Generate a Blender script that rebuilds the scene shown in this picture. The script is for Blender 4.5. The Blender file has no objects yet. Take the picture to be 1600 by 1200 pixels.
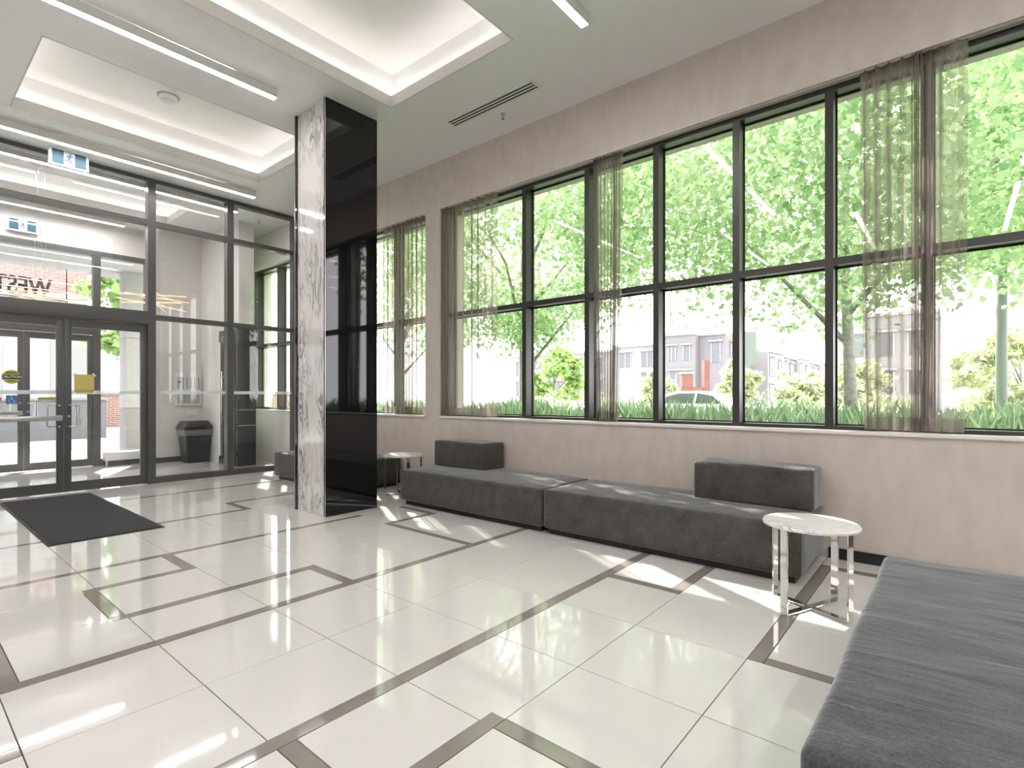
import bpy, bmesh, math, random
import numpy as np
from mathutils import Vector, Matrix
random.seed(7)
PI = math.pi
SC = bpy.context.scene
COL = SC.collection

# ------------------------------------------------------------------ camera
FPX, TH, HY, EYE = 829.0, 0.8745, 617.5, 1.30
cd = bpy.data.cameras.new('camera'); cam = bpy.data.objects.new('camera', cd); COL.objects.link(cam)
cam.location = (0, 0, EYE); cam.rotation_euler = (PI/2, 0, -TH)
cd.sensor_fit = 'HORIZONTAL'; cd.sensor_width = 36; cd.lens = FPX/1600*36
cd.shift_y = (HY-600)/1600; cd.clip_start = .05; cd.clip_end = 500
SC.camera = cam
# ------------------------------------------------------------------ sky, sun, exposure
wd = bpy.data.worlds.new('sky'); SC.world = wd; wd.use_nodes = True
wd.node_tree.nodes['Background'].inputs[0].default_value = (.985, .96, 1, 1)
wd.node_tree.nodes['Background'].inputs[1].default_value = 3.9
sd = bpy.data.lights.new('sun', 'SUN'); sun = bpy.data.objects.new('sun', sd); COL.objects.link(sun)
sd.energy = 10; sd.color = (1, .95, .87); sd.angle = math.radians(.6)
SUNDIR = Vector((-.50, -.93, -1)).normalized()
sun.rotation_euler = SUNDIR.to_track_quat('-Z', 'Y').to_euler(); sun.location = (20, 30, 30)
vs = SC.view_settings
vs.view_transform = 'Standard'; vs.look = 'None'; vs.gamma = 1; vs.use_curve_mapping = False; vs.exposure = 0.82
LAMP = 29.0        # linear ceiling lamps
COVE = 9.5        # cove strips
SC.cycles.use_denoising = True
SC.cycles.max_bounces = 10; SC.cycles.diffuse_bounces = 5; SC.cycles.glossy_bounces = 4
SC.cycles.transparent_max_bounces = 24; SC.cycles.transmission_bounces = 4
SC.cycles.caustics_reflective = False; SC.cycles.caustics_refractive = False
SC.cycles.sample_clamp_indirect = 6

# ------------------------------------------------------------------ materials
M = {}
def nt(name):
    m = bpy.data.materials.new(name); m.use_nodes = True; M[name] = m
    n = m.node_tree
    return m, n, n.nodes, n.links, n.nodes['Principled BSDF']
def pbr(name, col, rough=.5, metal=0, spec=.5, var=0, scale=8, bump=0, bscale=60, stretch=(1,1,1), coat=0, sheen=0, emit=None, es=0):
    m, t, N, L, b = nt(name)
    b.inputs['Base Color'].default_value = (*col, 1); b.inputs['Roughness'].default_value = rough
    b.inputs['Metallic'].default_value = metal; b.inputs['Specular IOR Level'].default_value = spec
    b.inputs['Coat Weight'].default_value = coat; b.inputs['Sheen Weight'].default_value = sheen
    if emit: b.inputs['Emission Color'].default_value = (*emit, 1); b.inputs['Emission Strength'].default_value = es
    if var or bump:
        tc = N.new('ShaderNodeTexCoord'); mp = N.new('ShaderNodeMapping'); mp.inputs['Scale'].default_value = stretch
        L.new(tc.outputs['Object'], mp.inputs[0])
    if var:
        nz = N.new('ShaderNodeTexNoise'); nz.inputs['Scale'].default_value = scale; nz.inputs['Detail'].default_value = 5
        L.new(mp.outputs[0], nz.inputs[0])
        r = N.new('ShaderNodeMapRange'); r.inputs[1].default_value = .3; r.inputs[2].default_value = .7
        r.inputs[3].default_value = 1-var; r.inputs[4].default_value = 1+var
        L.new(nz.outputs[0], r.inputs[0])
        mx = N.new('ShaderNodeVectorMath'); mx.operation = 'SCALE'; mx.inputs[0].default_value = col
        L.new(r.outputs[0], mx.inputs['Scale']); L.new(mx.outputs[0], b.inputs['Base Color'])
    if bump:
        n2 = N.new('ShaderNodeTexNoise'); n2.inputs['Scale'].default_value = bscale; n2.inputs['Detail'].default_value = 4
        L.new(mp.outputs[0], n2.inputs[0])
        bp = N.new('ShaderNodeBump'); bp.inputs['Strength'].default_value = bump; bp.inputs['Distance'].default_value = .01
        L.new(n2.outputs[0], bp.inputs['Height']); L.new(bp.outputs[0], b.inputs['Normal'])
    return m
pbr('tile', (.655, .64, .62), .05, var=.02, scale=1.5, spec=.5)
pbr('inlay', (.25, .225, .205), .06, var=.06, scale=5, spec=.6)
pbr('grout', (.075, .07, .065), .8)
pbr('wallpaper', (.59, .532, .485), .7, var=.055, scale=7, stretch=(1, 1.5, .6), bump=.15, bscale=160)
pbr('white_wall', (.76, .74, .715), .6, var=.02)
pbr('ceiling_white', (.86, .86, .86), .33, var=.01)
pbr('lip_white', (.70, .675, .65), .5)
pbr('sill', (.80, .77, .74), .35)
pbr('frame', (.026, .0225, .021), .32, spec=.6)
pbr('frame_grey', (.085, .082, .08), .35, spec=.55)
pbr('frame_outer', (.12, .12, .12), .4)
pbr('black', (.008, .008, .008), .35)
pbr('dark_cladding', (.06, .06, .063), .12, spec=.7)
pbr('chrome', (.86, .86, .85), .06, metal=1)
pbr('steel', (.62, .62, .61), .28, metal=1)
pbr('plastic_white', (.78, .78, .76), .4)
pbr('plastic_grey', (.42, .43, .42), .4)
pbr('bin_black', (.022, .023, .025), .32, var=.1, scale=20)
pbr('mat_carpet', (.052, .052, .058), .95, var=.35, scale=180, bump=.8, bscale=300)
pbr('mat_rubber', (.014, .014, .015), .6)
pbr('teal', (.018, .10, .15), .4)
pbr('icon_white', (.6, .63, .63), .4)
pbr('icon_blue', (.05, .16, .40), .4)
pbr('sticker_green', (.40, .44, .08), .45)
pbr('sticker_black', (.012, .012, .012), .45)
pbr('paper_yellow', (.60, .50, .15), .7, var=.04)
pbr('paper_olive', (.42, .36, .08), .7)
pbr('paper_white', (.82, .82, .80), .7)
pbr('gold', (.75, .48, .22), .25, metal=1)
pbr('red_tag', (.55, .10, .06), .5)
pbr('letter_brown', (.045, .036, .026), .4)
pbr('facade_grey', (.16, .153, .157), .8, var=.05, scale=.5)
pbr('facade_light', (.25, .24, .24), .8, var=.04, scale=.5)
pbr('facade_white', (.33, .33, .335), .7)
pbr('roof_trim', (.36, .35, .35), .6)
pbr('house_glass', (.08, .09, .10), .15, spec=.6)
pbr('brick_red', (.17, .07, .055), .8, var=.15, scale=3)
pbr('banner_green', (.115, .15, .13), .7)
pbr('paving', (.40, .395, .385), .8, var=.08, scale=.7)
pbr('asphalt', (.42, .42, .42), .85, var=.06, scale=1)
pbr('lawn', (.16, .27, .07), .9, var=.25, scale=2)
pbr('bark', (.30, .28, .265), .9, var=.3, scale=14, bump=.6, bscale=30)
pbr('car_white', (.80, .80, .82), .18, coat=.6)
pbr('car_glass', (.05, .06, .07), .05, spec=.8)
pbr('rubber', (.02, .02, .02), .7)
pbr('slot_black', (.006, .006, .006), .6)
pbr('lamp_post', (.19, .20, .22), .5)
pbr('planter', (.15, .155, .165), .8, var=.05)
def emis(name, col, s):
    m, t, N, L, b = nt(name)
    b.inputs['Base Color'].default_value = (.8, .8, .8, 1)
    b.inputs['Emission Color'].default_value = (*col, 1); b.inputs['Emission Strength'].default_value = s
emis('lamp_glow', (1, .955, .965), LAMP)
emis('cove_glow', (1, .93, .87), COVE)
emis('bar_glow', (1, .60, .27), .62)
# velvet upholstery
def velvet(name, col, wr):
    m, t, N, L, b = nt(name)
    b.inputs['Roughness'].default_value = .85; b.inputs['Sheen Weight'].default_value = .9; b.inputs['Sheen Roughness'].default_value = .35
    b.inputs['Sheen Tint'].default_value = (.75, .78, .82, 1); b.inputs['Specular IOR Level'].default_value = .2
    tc = N.new('ShaderNodeTexCoord')
    a = N.new('ShaderNodeTexNoise'); a.inputs['Scale'].default_value = 7; a.inputs['Detail'].default_value = 8; a.inputs['Roughness'].default_value = .65
    f = N.new('ShaderNodeTexNoise'); f.inputs['Scale'].default_value = 120; f.inputs['Detail'].default_value = 3
    L.new(tc.outputs['Object'], a.inputs[0]); L.new(tc.outputs['Object'], f.inputs[0])
    ad = N.new('ShaderNodeMath'); ad.operation = 'ADD'; L.new(a.outputs[0], ad.inputs[0]); L.new(f.outputs[0], ad.inputs[1])
    r = N.new('ShaderNodeMapRange'); r.inputs[1].default_value = .7; r.inputs[2].default_value = 1.3; r.inputs[3].default_value = .6; r.inputs[4].default_value = 1.45
    L.new(ad.outputs[0], r.inputs[0])
    mx = N.new('ShaderNodeVectorMath'); mx.operation = 'SCALE'; mx.inputs[0].default_value = col
    L.new(r.outputs[0], mx.inputs['Scale']); L.new(mx.outputs[0], b.inputs['Base Color'])
    mp = N.new('ShaderNodeMapping'); mp.inputs['Scale'].default_value = (3.4, .8, 1.5) if wr == 1 else (2, 2, 2)
    L.new(tc.outputs['Object'], mp.inputs[0])
    w = N.new('ShaderNodeTexNoise'); w.inputs['Scale'].default_value = 2.2; w.inputs['Detail'].default_value = 3; w.inputs['Distortion'].default_value = .4
    L.new(mp.outputs[0], w.inputs[0])
    b1 = N.new('ShaderNodeBump'); b1.inputs['Strength'].default_value = .5 if wr == 1 else .2; b1.inputs['Distance'].default_value = .03
    L.new(w.outputs[0], b1.inputs['Height'])
    b2 = N.new('ShaderNodeBump'); b2.inputs['Strength'].default_value = .25; b2.inputs['Distance'].default_value = .004
    L.new(f.outputs[0], b2.inputs['Height']); L.new(b1.outputs[0], b2.inputs['Normal']); L.new(b2.outputs[0], b.inputs['Normal'])
velvet('velvet', (.075, .070, .066), 0)
velvet('velvet_wrinkled', (.070, .071, .077), 1)
# marble
def marble(name, sc, stretch, base, vein, amt):
    m, t, N, L, b = nt(name)
    b.inputs['Roughness'].default_value = .08
    tc = N.new('ShaderNodeTexCoord'); mp = N.new('ShaderNodeMapping'); mp.inputs['Scale'].default_value = stretch
    L.new(tc.outputs['Object'], mp.inputs[0])
    n1 = N.new('ShaderNodeTexNoise'); n1.inputs['Scale'].default_value = sc; n1.inputs['Detail'].default_value = 8
    n1.inputs['Roughness'].default_value = .62; n1.inputs['Distortion'].default_value = 1.4
    L.new(mp.outputs[0], n1.inputs[0])
    s = N.new('ShaderNodeMath'); s.operation = 'SUBTRACT'; s.inputs[1].default_value = .5; L.new(n1.outputs[0], s.inputs[0])
    a = N.new('ShaderNodeMath'); a.operation = 'ABSOLUTE'; L.new(s.outputs[0], a.inputs[0])
    r = N.new('ShaderNodeMapRange'); r.inputs[1].default_value = 0; r.inputs[2].default_value = amt; r.inputs[3].default_value = 1; r.inputs[4].default_value = 0
    L.new(a.outputs[0], r.inputs[0])
    n2 = N.new('ShaderNodeTexNoise'); n2.inputs['Scale'].default_value = sc*.6; n2.inputs['Detail'].default_value = 4
    L.new(mp.outputs[0], n2.inputs[0])
    r2 = N.new('ShaderNodeMapRange'); r2.inputs[1].default_value = .38; r2.inputs[2].default_value = .62; L.new(n2.outputs[0], r2.inputs[0])
    mu = N.new('ShaderNodeMath'); mu.operation = 'MULTIPLY'; L.new(r.outputs[0], mu.inputs[0]); L.new(r2.outputs[0], mu.inputs[1])
    mix = N.new('ShaderNodeMix'); mix.data_type = 'RGBA'; mix.inputs[6].default_value = (*base, 1); mix.inputs[7].default_value = (*vein, 1)
    L.new(mu.outputs[0], mix.inputs[0]); L.new(mix.outputs[2], b.inputs['Base Color'])
marble('marble_column', 4.6, (1, 1.5, .42), (.70, .68, .665), (.12, .115, .115), .06)
marble('marble_table', 5, (1, 1, 1), (.80, .795, .785), (.3, .29, .28), .022)
# black polished stone / back-painted glass
m, t, N, L, b = nt('black_glass'); b.inputs['Base Color'].default_value = (.006, .006, .007, 1); b.inputs['Roughness'].default_value = .03
b.inputs['Specular IOR Level'].default_value = .6
# clear glass: transparent with Fresnel reflection
def glass(name, tint, ior=1.45, milk=0):
    m, t, N, L, b = nt(name); N.remove(b); out = N['Material Output']
    tr = N.new('ShaderNodeBsdfTransparent'); tr.inputs[0].default_value = (*tint, 1)
    gl = N.new('ShaderNodeBsdfGlossy'); gl.inputs['Roughness'].default_value = .0; gl.inputs[0].default_value = (1, 1, 1, 1)
    fr = N.new('ShaderNodeFresnel')
    g = N.new('ShaderNodeNewGeometry'); mr = N.new('ShaderNodeMapRange')      # same reflectance from either face of the sheet
    mr.inputs[3].default_value = ior; mr.inputs[4].default_value = 1/ior
    L.new(g.outputs['Backfacing'], mr.inputs[0]); L.new(mr.outputs[0], fr.inputs[0])
    mx = N.new('ShaderNodeMixShader'); L.new(fr.outputs[0], mx.inputs[0]); L.new(tr.outputs[0], mx.inputs[1]); L.new(gl.outputs[0], mx.inputs[2])
    last = mx
    if milk:
        df = N.new('ShaderNodeBsdfTranslucent'); df.inputs[0].default_value = (.9, .9, .9, 1)
        d2 = N.new('ShaderNodeBsdfDiffuse'); d2.inputs[0].default_value = (.85, .86, .86, 1)
        m1 = N.new('ShaderNodeMixShader'); m1.inputs[0].default_value = .5; L.new(df.outputs[0], m1.inputs[1]); L.new(d2.outputs[0], m1.inputs[2])
        m2 = N.new('ShaderNodeMixShader'); m2.inputs[0].default_value = milk; L.new(mx.outputs[0], m2.inputs[1]); L.new(m1.outputs[0], m2.inputs[2]); last = m2
    L.new(last.outputs[0], out.inputs[0])
glass('glass', (.985, .992, .988)); glass('frosted', (.95, .96, .96), milk=.7); glass('liner', (.8, .82, .84), milk=.35)
# sheer fabric
def sheer(name, col, dens):
    m, t, N, L, b = nt(name); N.remove(b); out = N['Material Output']
    tr = N.new('ShaderNodeBsdfTransparent'); tr.inputs[0].default_value = (.97, .96, .94, 1)
    d = N.new('ShaderNodeBsdfDiffuse'); d.inputs[0].default_value = (*col, 1)
    l = N.new('ShaderNodeBsdfTranslucent'); l.inputs[0].default_value = (*col, 1)
    a = N.new('ShaderNodeMixShader'); a.inputs[0].default_value = .45; L.new(d.outputs[0], a.inputs[1]); L.new(l.outputs[0], a.inputs[2])
    x = N.new('ShaderNodeMixShader'); L.new(tr.outputs[0], x.inputs[1]); L.new(a.outputs[0], x.inputs[2])
    lw = N.new('ShaderNodeLayerWeight'); lw.inputs[0].default_value = .5      # threads close up where the cloth is seen edge-on
    mr = N.new('ShaderNodeMapRange'); mr.inputs[1].default_value = .1; mr.inputs[2].default_value = .9; mr.inputs[3].default_value = dens; mr.inputs[4].default_value = min(1, dens+.5)
    L.new(lw.outputs['Facing'], mr.inputs[0]); L.new(mr.outputs[0], x.inputs[0])
    L.new(x.outputs[0], out.inputs[0])
sheer('sheer', (.40, .35, .32), .43); sheer('sheer_hem', (.30, .26, .23), .8)
# leaves
def leaf(name, c1, c2, trans=.5):
    m, t, N, L, b = nt(name); N.remove(b); out = N['Material Output']
    g = N.new('ShaderNodeNewGeometry'); mix = N.new('ShaderNodeMix'); mix.data_type = 'RGBA'
    mix.inputs[6].default_value = (*c1, 1); mix.inputs[7].default_value = (*c2, 1); L.new(g.outputs['Random Per Island'], mix.inputs[0])
    d = N.new('ShaderNodeBsdfDiffuse'); l = N.new('ShaderNodeBsdfTranslucent')
    L.new(mix.outputs[2], d.inputs[0]); L.new(mix.outputs[2], l.inputs[0])
    x = N.new('ShaderNodeMixShader'); x.inputs[0].default_value = trans; L.new(d.outputs[0], x.inputs[1]); L.new(l.outputs[0], x.inputs[2])
    L.new(x.outputs[0], out.inputs[0])
leaf('leaf_maple', (.25, .41, .205), (.60, .71, .43)); leaf('leaf_street', (.26, .44, .16), (.50, .60, .26))
leaf('leaf_pale', (.36, .43, .23), (.58, .61, .40)); leaf('grass_blade', (.28, .46, .24), (.56, .70, .46)); leaf('leaf_dark', (.16, .30, .16), (.28, .42, .24))
# brick courses for the distant facade (each brick under 4 px)
m, t, N, L, b = nt('brick_far'); b.inputs['Roughness'].default_value = .85
tc = N.new('ShaderNodeTexCoord'); mp = N.new('ShaderNodeMapping'); mp.inputs['Rotation'].default_value = (PI/2, 0, 0); L.new(tc.outputs['Object'], mp.inputs[0])
bk = N.new('ShaderNodeTexBrick'); bk.inputs['Scale'].default_value = 1; bk.inputs['Color1'].default_value = (.26, .115, .10, 1); bk.inputs['Color2'].default_value = (.31, .16, .14, 1)
bk.inputs['Mortar'].default_value = (.40, .35, .33, 1); bk.inputs['Mortar Size'].default_value = .012; bk.inputs['Brick Width'].default_value = .26; bk.inputs['Row Height'].default_value = .082
L.new(mp.outputs[0], bk.inputs[0]); L.new(bk.outputs[0], b.inputs['Base Color'])

# ------------------------------------------------------------------ helpers
class MB:
    """collects shapes into one bmesh"""
    def __init__(s): s.bm = bmesh.new()
    def box(s, x0, x1, y0, y1, z0, z1, bevel=0, seg=2):
        r = bmesh.ops.create_cube(s.bm, size=1)
        for v in r['verts']:
            v.co = Vector(((x0+x1)/2+v.co.x*(x1-x0), (y0+y1)/2+v.co.y*(y1-y0), (z0+z1)/2+v.co.z*(z1-z0)))
        if bevel:
            es = {e for v in r['verts'] for e in v.link_edges}
            bmesh.ops.bevel(s.bm, geom=list(es), offset=bevel, segments=seg, profile=.5, affect='EDGES')
        return s
    def cyl(s, p0, p1, r0, r1=None, n=16, cap=True):
        p0, p1 = Vector(p0), Vector(p1); r1 = r0 if r1 is None else r1
        d = (p1-p0); q = d.to_track_quat('Z', 'Y')
        rings = []
        for p, r in ((p0, r0), (p1, r1)):
            rings.append([s.bm.verts.new(p+q@Vector((r*math.cos(2*PI*i/n), r*math.sin(2*PI*i/n), 0))) for i in range(n)])
        for i in range(n): s.bm.faces.new((rings[0][i], rings[0][(i+1) % n], rings[1][(i+1) % n], rings[1][i]))
        if cap: s.bm.faces.new(rings[0][::-1]); s.bm.faces.new(rings[1])
        return s
    def tube(s, pts, radii, n=8, cap=True):
        pts = [Vector(p) for p in pts]
        if not hasattr(radii, '__len__'): radii = [radii]*len(pts)
        prev = None
        for i, p in enumerate(pts):
            d = (pts[min(i+1, len(pts)-1)]-pts[max(i-1, 0)]).normalized()
            q = d.to_track_quat('Z', 'Y') if abs(d.z) < .98 else d.to_track_quat('Z', 'X')
            if prev is not None:
                q = prev[1].rotation_difference(q) @ prev[1] if False else (prev[2].rotation_difference(d) @ prev[1])
            ring = [s.bm.verts.new(p+q@Vector((radii[i]*math.cos(2*PI*k/n), radii[i]*math.sin(2*PI*k/n), 0))) for k in range(n)]
            if prev is not None:
                for k in range(n): s.bm.faces.new((prev[0][k], prev[0][(k+1) % n], ring[(k+1) % n], ring[k]))
            elif cap: s.bm.faces.new(ring[::-1])
            prev = (ring, q, d)
        if cap: s.bm.faces.new(prev[0])
        return s
    def lathe(s, prof, c=(0, 0, 0), n=32, axis='Z'):
        rings = []
        for r, h in prof:
            ring = []
            for i in range(n):
                a = 2*PI*i/n; v = Vector((r*math.cos(a), r*math.sin(a), h))
                if axis == 'Y': v = Vector((v.x, v.z, v.y))
                ring.append(s.bm.verts.new(Vector(c)+v))
            rings.append(ring)
        for a, b in zip(rings, rings[1:]):
            for i in range(n): s.bm.faces.new((a[i], a[(i+1) % n], b[(i+1) % n], b[i]))
        s.bm.faces.new(rings[0][::-1]); s.bm.faces.new(rings[-1])
        return s
    def prism(s, poly, axis, a, b):
        """extrude a 2-D outline along axis X, Y or Z from a to b"""
        def P(u, v, w): return {'X': (w, u, v), 'Y': (u, w, v), 'Z': (u, v, w)}[axis]
        A = [s.bm.verts.new(P(u, v, a)) for u, v in poly]; Bv = [s.bm.verts.new(P(u, v, b)) for u, v in poly]
        n = len(poly)
        for i in range(n): s.bm.faces.new((A[i], A[(i+1) % n], Bv[(i+1) % n], Bv[i]))
        s.bm.faces.new(A[::-1]); s.bm.faces.new(Bv)
        return s
    def build(s, name, mat, parent=None, smooth=False, **kw):
        bmesh.ops.recalc_face_normals(s.bm, faces=s.bm.faces[:])
        me = bpy.data.meshes.new(name); s.bm.to_mesh(me); s.bm.free()
        return link(name, me, mat, parent, smooth, **kw)
def link(name, me, mat, parent=None, smooth=False, label=None, cat=None, group=None, kind=None):
    if mat and not me.materials: me.materials.append(M[mat])
    if smooth:
        for p in me.polygons: p.use_smooth = True
        if smooth == 'auto':
            try: me.set_sharp_from_angle(angle=math.radians(40))
            except Exception: pass
    o = bpy.data.objects.new(name, me); COL.objects.link(o)
    if parent:
        o.parent = parent
    return tag(o, label, cat, group, kind)
def tag(o, label=None, cat=None, group=None, kind=None):
    for k, v in (('label', label), ('category', cat), ('group', group), ('kind', kind)):
        if v: o[k] = v
    return o
def empty(name, loc=(0, 0, 0), rz=0, **kw):
    o = bpy.data.objects.new(name, None); COL.objects.link(o); o.location = loc; o.rotation_euler = (0, 0, rz); o.empty_display_size = .1
    return tag(o, **kw)
def bx(name, mat, parent, *b, bevel=0, seg=2, smooth=False, **kw):
    return MB().box(*b, bevel=bevel, seg=seg).build(name, mat, parent, smooth or ('auto' if bevel else False), **kw)
def text_mesh(name, s, size, mat, parent, loc, rot, depth=.01, bold=0, align='CENTER', mw=(1, 1), **kw):
    cu = bpy.data.curves.new(name, 'FONT'); cu.body = s; cu.size = size; cu.extrude = depth; cu.offset = bold; cu.align_x = align; cu.align_y = 'CENTER'
    t = bpy.data.objects.new(name, cu); COL.objects.link(t); bpy.context.view_layer.update()
    me = bpy.data.meshes.new_from_object(t.evaluated_get(bpy.context.evaluated_depsgraph_get())); bpy.data.objects.remove(t)
    me.transform(Matrix.Diagonal((mw[0], mw[1], 1, 1))); me.materials.clear()
    o = link(name, me, mat, parent, **kw); o.location = loc; o.rotation_euler = rot
    return o
def copy_tree(o, parent=None):
    c = o.copy(); COL.objects.link(c); c.parent = parent
    for ch in list(o.children): copy_tree(ch, c)
    return c

# ================================================================== the room shell
W, ZC, YG, YO = 4.90, 4.48, 9.05, 12.10     # window wall, ceiling, inner glass wall, outer glass wall
XL, YB = -3.6, -4.0
SILL, HEAD, XO = 1.02, 3.83, 5.35
# ---- floor with tiles and inlay strips
fl = bx('floor', 'grout', None, XL, XO, YB, YO, -.25, -.004, kind='structure')
PX, X0, PY, Y0 = .604, .337, .598, .79
def gx(i): return X0+PX*i
def gy(j): return Y0+PY*j
BW = .075
strips = [ # x0,x1,y0,y1
 (.337, 4.75, 3.182, 3.257), (.865, 2.15, 3.703, 3.78), (.865, 1.545, 4.378, 4.453), (-1.475, 3.36, 4.901, 4.976),
 (-.267, 4.75, 1.911, 1.986), (.337, 1.62, 1.388, 1.463), (2.753, 4.655, .715, .79), (3.357, 4.75, 1.388, 1.463),
 (-1.475, 2.753, 6.172, 6.247), (2.678, 4.0, 6.695, 6.77), (1.6, 4.0, 7.891, 7.966), (3.282, 3.96, 4.378, 4.453),
 (-2.0, .337, 2.584, 2.659), (-2.4, .26, 4.303, 4.378)]
vstrips = [(.337, .412, 3.257, 4.901), (2.074, 2.149, 3.257, 3.703), (.865, .941, 3.78, 4.378), (1.47, 1.545, 4.453, 4.901),
 (1.545, 1.62, -.406, 1.388), (.941, 1.016, 1.463, 1.911), (2.753, 2.828, -.406, .715), (3.357, 3.432, 1.463, 1.911),
 (3.282, 3.357, 3.257, 4.378), (3.885, 3.96, 4.453, 4.976), (2.678, 2.753, 6.247, 6.695), (4.58, 4.655, -.406, .715), (-.267, -.192, .2, 1.911)]
G = .0021
def piece(name, mat, x0, x1, y0, y1, top):
    b = MB(); bm = b.bm; c = .0012
    lo = [bm.verts.new(p) for p in ((x0, y0, -.006), (x1, y0, -.006), (x1, y1, -.006), (x0, y1, -.006))]
    mi = [bm.verts.new(p) for p in ((x0, y0, top-c), (x1, y0, top-c), (x1, y1, top-c), (x0, y1, top-c))]
    hi = [bm.verts.new(p) for p in ((x0+c, y0+c, top), (x1-c, y0+c, top), (x1-c, y1-c, top), (x0+c, y1-c, top))]
    for a, d in ((lo, mi), (mi, hi)):
        for i in range(4): bm.faces.new((a[i], a[(i+1) % 4], d[(i+1) % 4], d[i]))
    bm.faces.new(hi)
    return b.build(name, mat, fl)
for s_ in strips+vstrips: piece('inlay_strip', 'inlay', s_[0]+G, s_[1]-G, s_[2]+G, s_[3]-G, .0003)
for i in range(-5, 8):
    for j in range(-3, 14):
        x0, x1, y0, y1 = gx(i), gx(i+1), gy(j), gy(j+1)
        x1 = min(x1, W-.002); y1 = min(y1, YG)
        if x1-x0 < .05 or y1-y0 < .05: continue
        for (a, b_, c_, d_) in strips+vstrips:
            ox, oy = min(x1, b_)-max(x0, a), min(y1, d_)-max(y0, c_)
            if ox <= .004 or oy <= .004: continue
            if ox > .6*(x1-x0) and oy < .1:
                if c_-y0 < .05: y0 = max(y0, d_)
                elif y1-d_ < .05: y1 = min(y1, c_)
            elif oy > .6*(y1-y0) and ox < .1:
                if a-x0 < .05: x0 = max(x0, b_)
                elif x1-b_ < .05: x1 = min(x1, a)
        piece('tile', 'tile', x0+G, x1-G, y0+G, y1-G, 0)
vx0, vx1 = -2, XO
for i in range(0, 8):
    for j in range(0, 5):
        x0, x1, y0, y1 = gx(i), min(gx(i+1), W-.002), YG+.0+.61*j, YG+.61*(j+1)
        if x1-x0 > .05: piece('tile', 'tile', x0+G, x1-G, y0+G, min(y1, YO)-G, 0)
# ---- ceiling with coffers
COFF = [(.93, 3.65, -.11, 1.64), (.93, 3.65, 3.03, 4.79), (.93, 3.65, 6.20, 7.98)]
VC = (.4, 3.45, 9.95, 11.2)
b = MB(); LT = .09
ys = [YB]
for c in COFF: ys += [c[2], c[3]]
ys += [VC[2], VC[3], YO]
for k in range(0, len(ys), 2): b.box(XL, XO, ys[k], ys[k+1], ZC, ZC+LT)
for c in COFF+[VC]:
    b.box(XL, c[0], c[2], c[3], ZC, ZC+LT); b.box(c[1], XO, c[2], c[3], ZC, ZC+LT)
ce = b.build('ceiling', 'ceiling_white', None, kind='structure')
SB, ZU = .07, 4.90
for c in COFF+[VC]:
    x0, x1, y0, y1 = c[0]-SB, c[1]+SB, c[2]-SB, c[3]+SB
    q = MB(); t_ = .03
    q.box(x0-t_, x1+t_, y0-t_, y1+t_, ZU, ZU+.04)
    for w_ in ((x0-t_, x0, y0-t_, y1+t_), (x1, x1+t_, y0-t_, y1+t_), (x0, x1, y0-t_, y0), (x0, x1, y1, y1+t_)): q.box(*w_, ZC+LT, ZU)
    q.build('coffer_recess', 'ceiling_white', ce)
    e_ = .012
    q = MB()   # plaster lip that edges the opening
    for w_ in ((c[0]-.001, c[0]+e_, c[2], c[3]), (c[1]-e_, c[1]+.001, c[2], c[3]), (c[0], c[1], c[2]-.001, c[2]+e_), (c[0], c[1], c[3]-e_, c[3]+.001)): q.box(*w_, ZC-.002, ZC+LT+.032)
    q.build('coffer_lip', 'lip_white', ce)
    q = MB(); h = ZC+LT+.003; i_ = .0025     # strip on the back of the lip, facing the recess wall
    for P4 in ([(c[0]-i_, c[2], h), (c[0]-i_, c[3], h), (c[0]-i_, c[3], h+.026), (c[0]-i_, c[2], h+.026)], [(c[1]+i_, c[2], h), (c[1]+i_, c[3], h), (c[1]+i_, c[3], h+.026), (c[1]+i_, c[2], h+.026)],
               [(c[0], c[2]-i_, h), (c[1], c[2]-i_, h), (c[1], c[2]-i_, h+.026), (c[0], c[2]-i_, h+.026)], [(c[0], c[3]+i_, h), (c[1], c[3]+i_, h), (c[1], c[3]+i_, h+.026), (c[0], c[3]+i_, h+.026)]):
        q.bm.faces.new([q.bm.verts.new(p) for p in P4])
    q.build('cove_light', 'cove_glow', ce)
# ---- window wall: masonry below, above and between the openings
WIN = [(-3.2, 5.37), (5.67, 8.10), (9.42, 11.10)]
YV = YG+.06
for nm_, mt_, ya_, yb_ in (('wall_right', 'wallpaper', YB, YV), ('wall_vestibule_right', 'white_wall', YV, YO)):
    b = MB(); b.box(W, XO, ya_, yb_, 0, SILL-.03); b.box(W, XO, ya_, yb_, HEAD, ZC)
    ws_ = [w_ for w_ in WIN if ya_ < w_[0] < yb_]; edges = [ya_]+[v for w_ in ws_ for v in w_]+[yb_]
    for k in range(0, len(edges), 2): b.box(W, XO, edges[k], edges[k+1], SILL-.03, HEAD)
    b.build(nm_, mt_, None, kind='structure')
for i, (a, c) in enumerate(WIN): bx('trim_%d' % (i+1), 'sill', None, W-.018, XO+.04, a+.002, c-.002, SILL-.03, SILL, bevel=.004, kind='structure')
MUL = [[-2.6, -1.9, -1.2, -.52, .157, .795, 1.53, 2.303, 3.11, 3.99], [6.48, 7.29], [10.12]]
XF, XG = 5.0, 5.135
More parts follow.
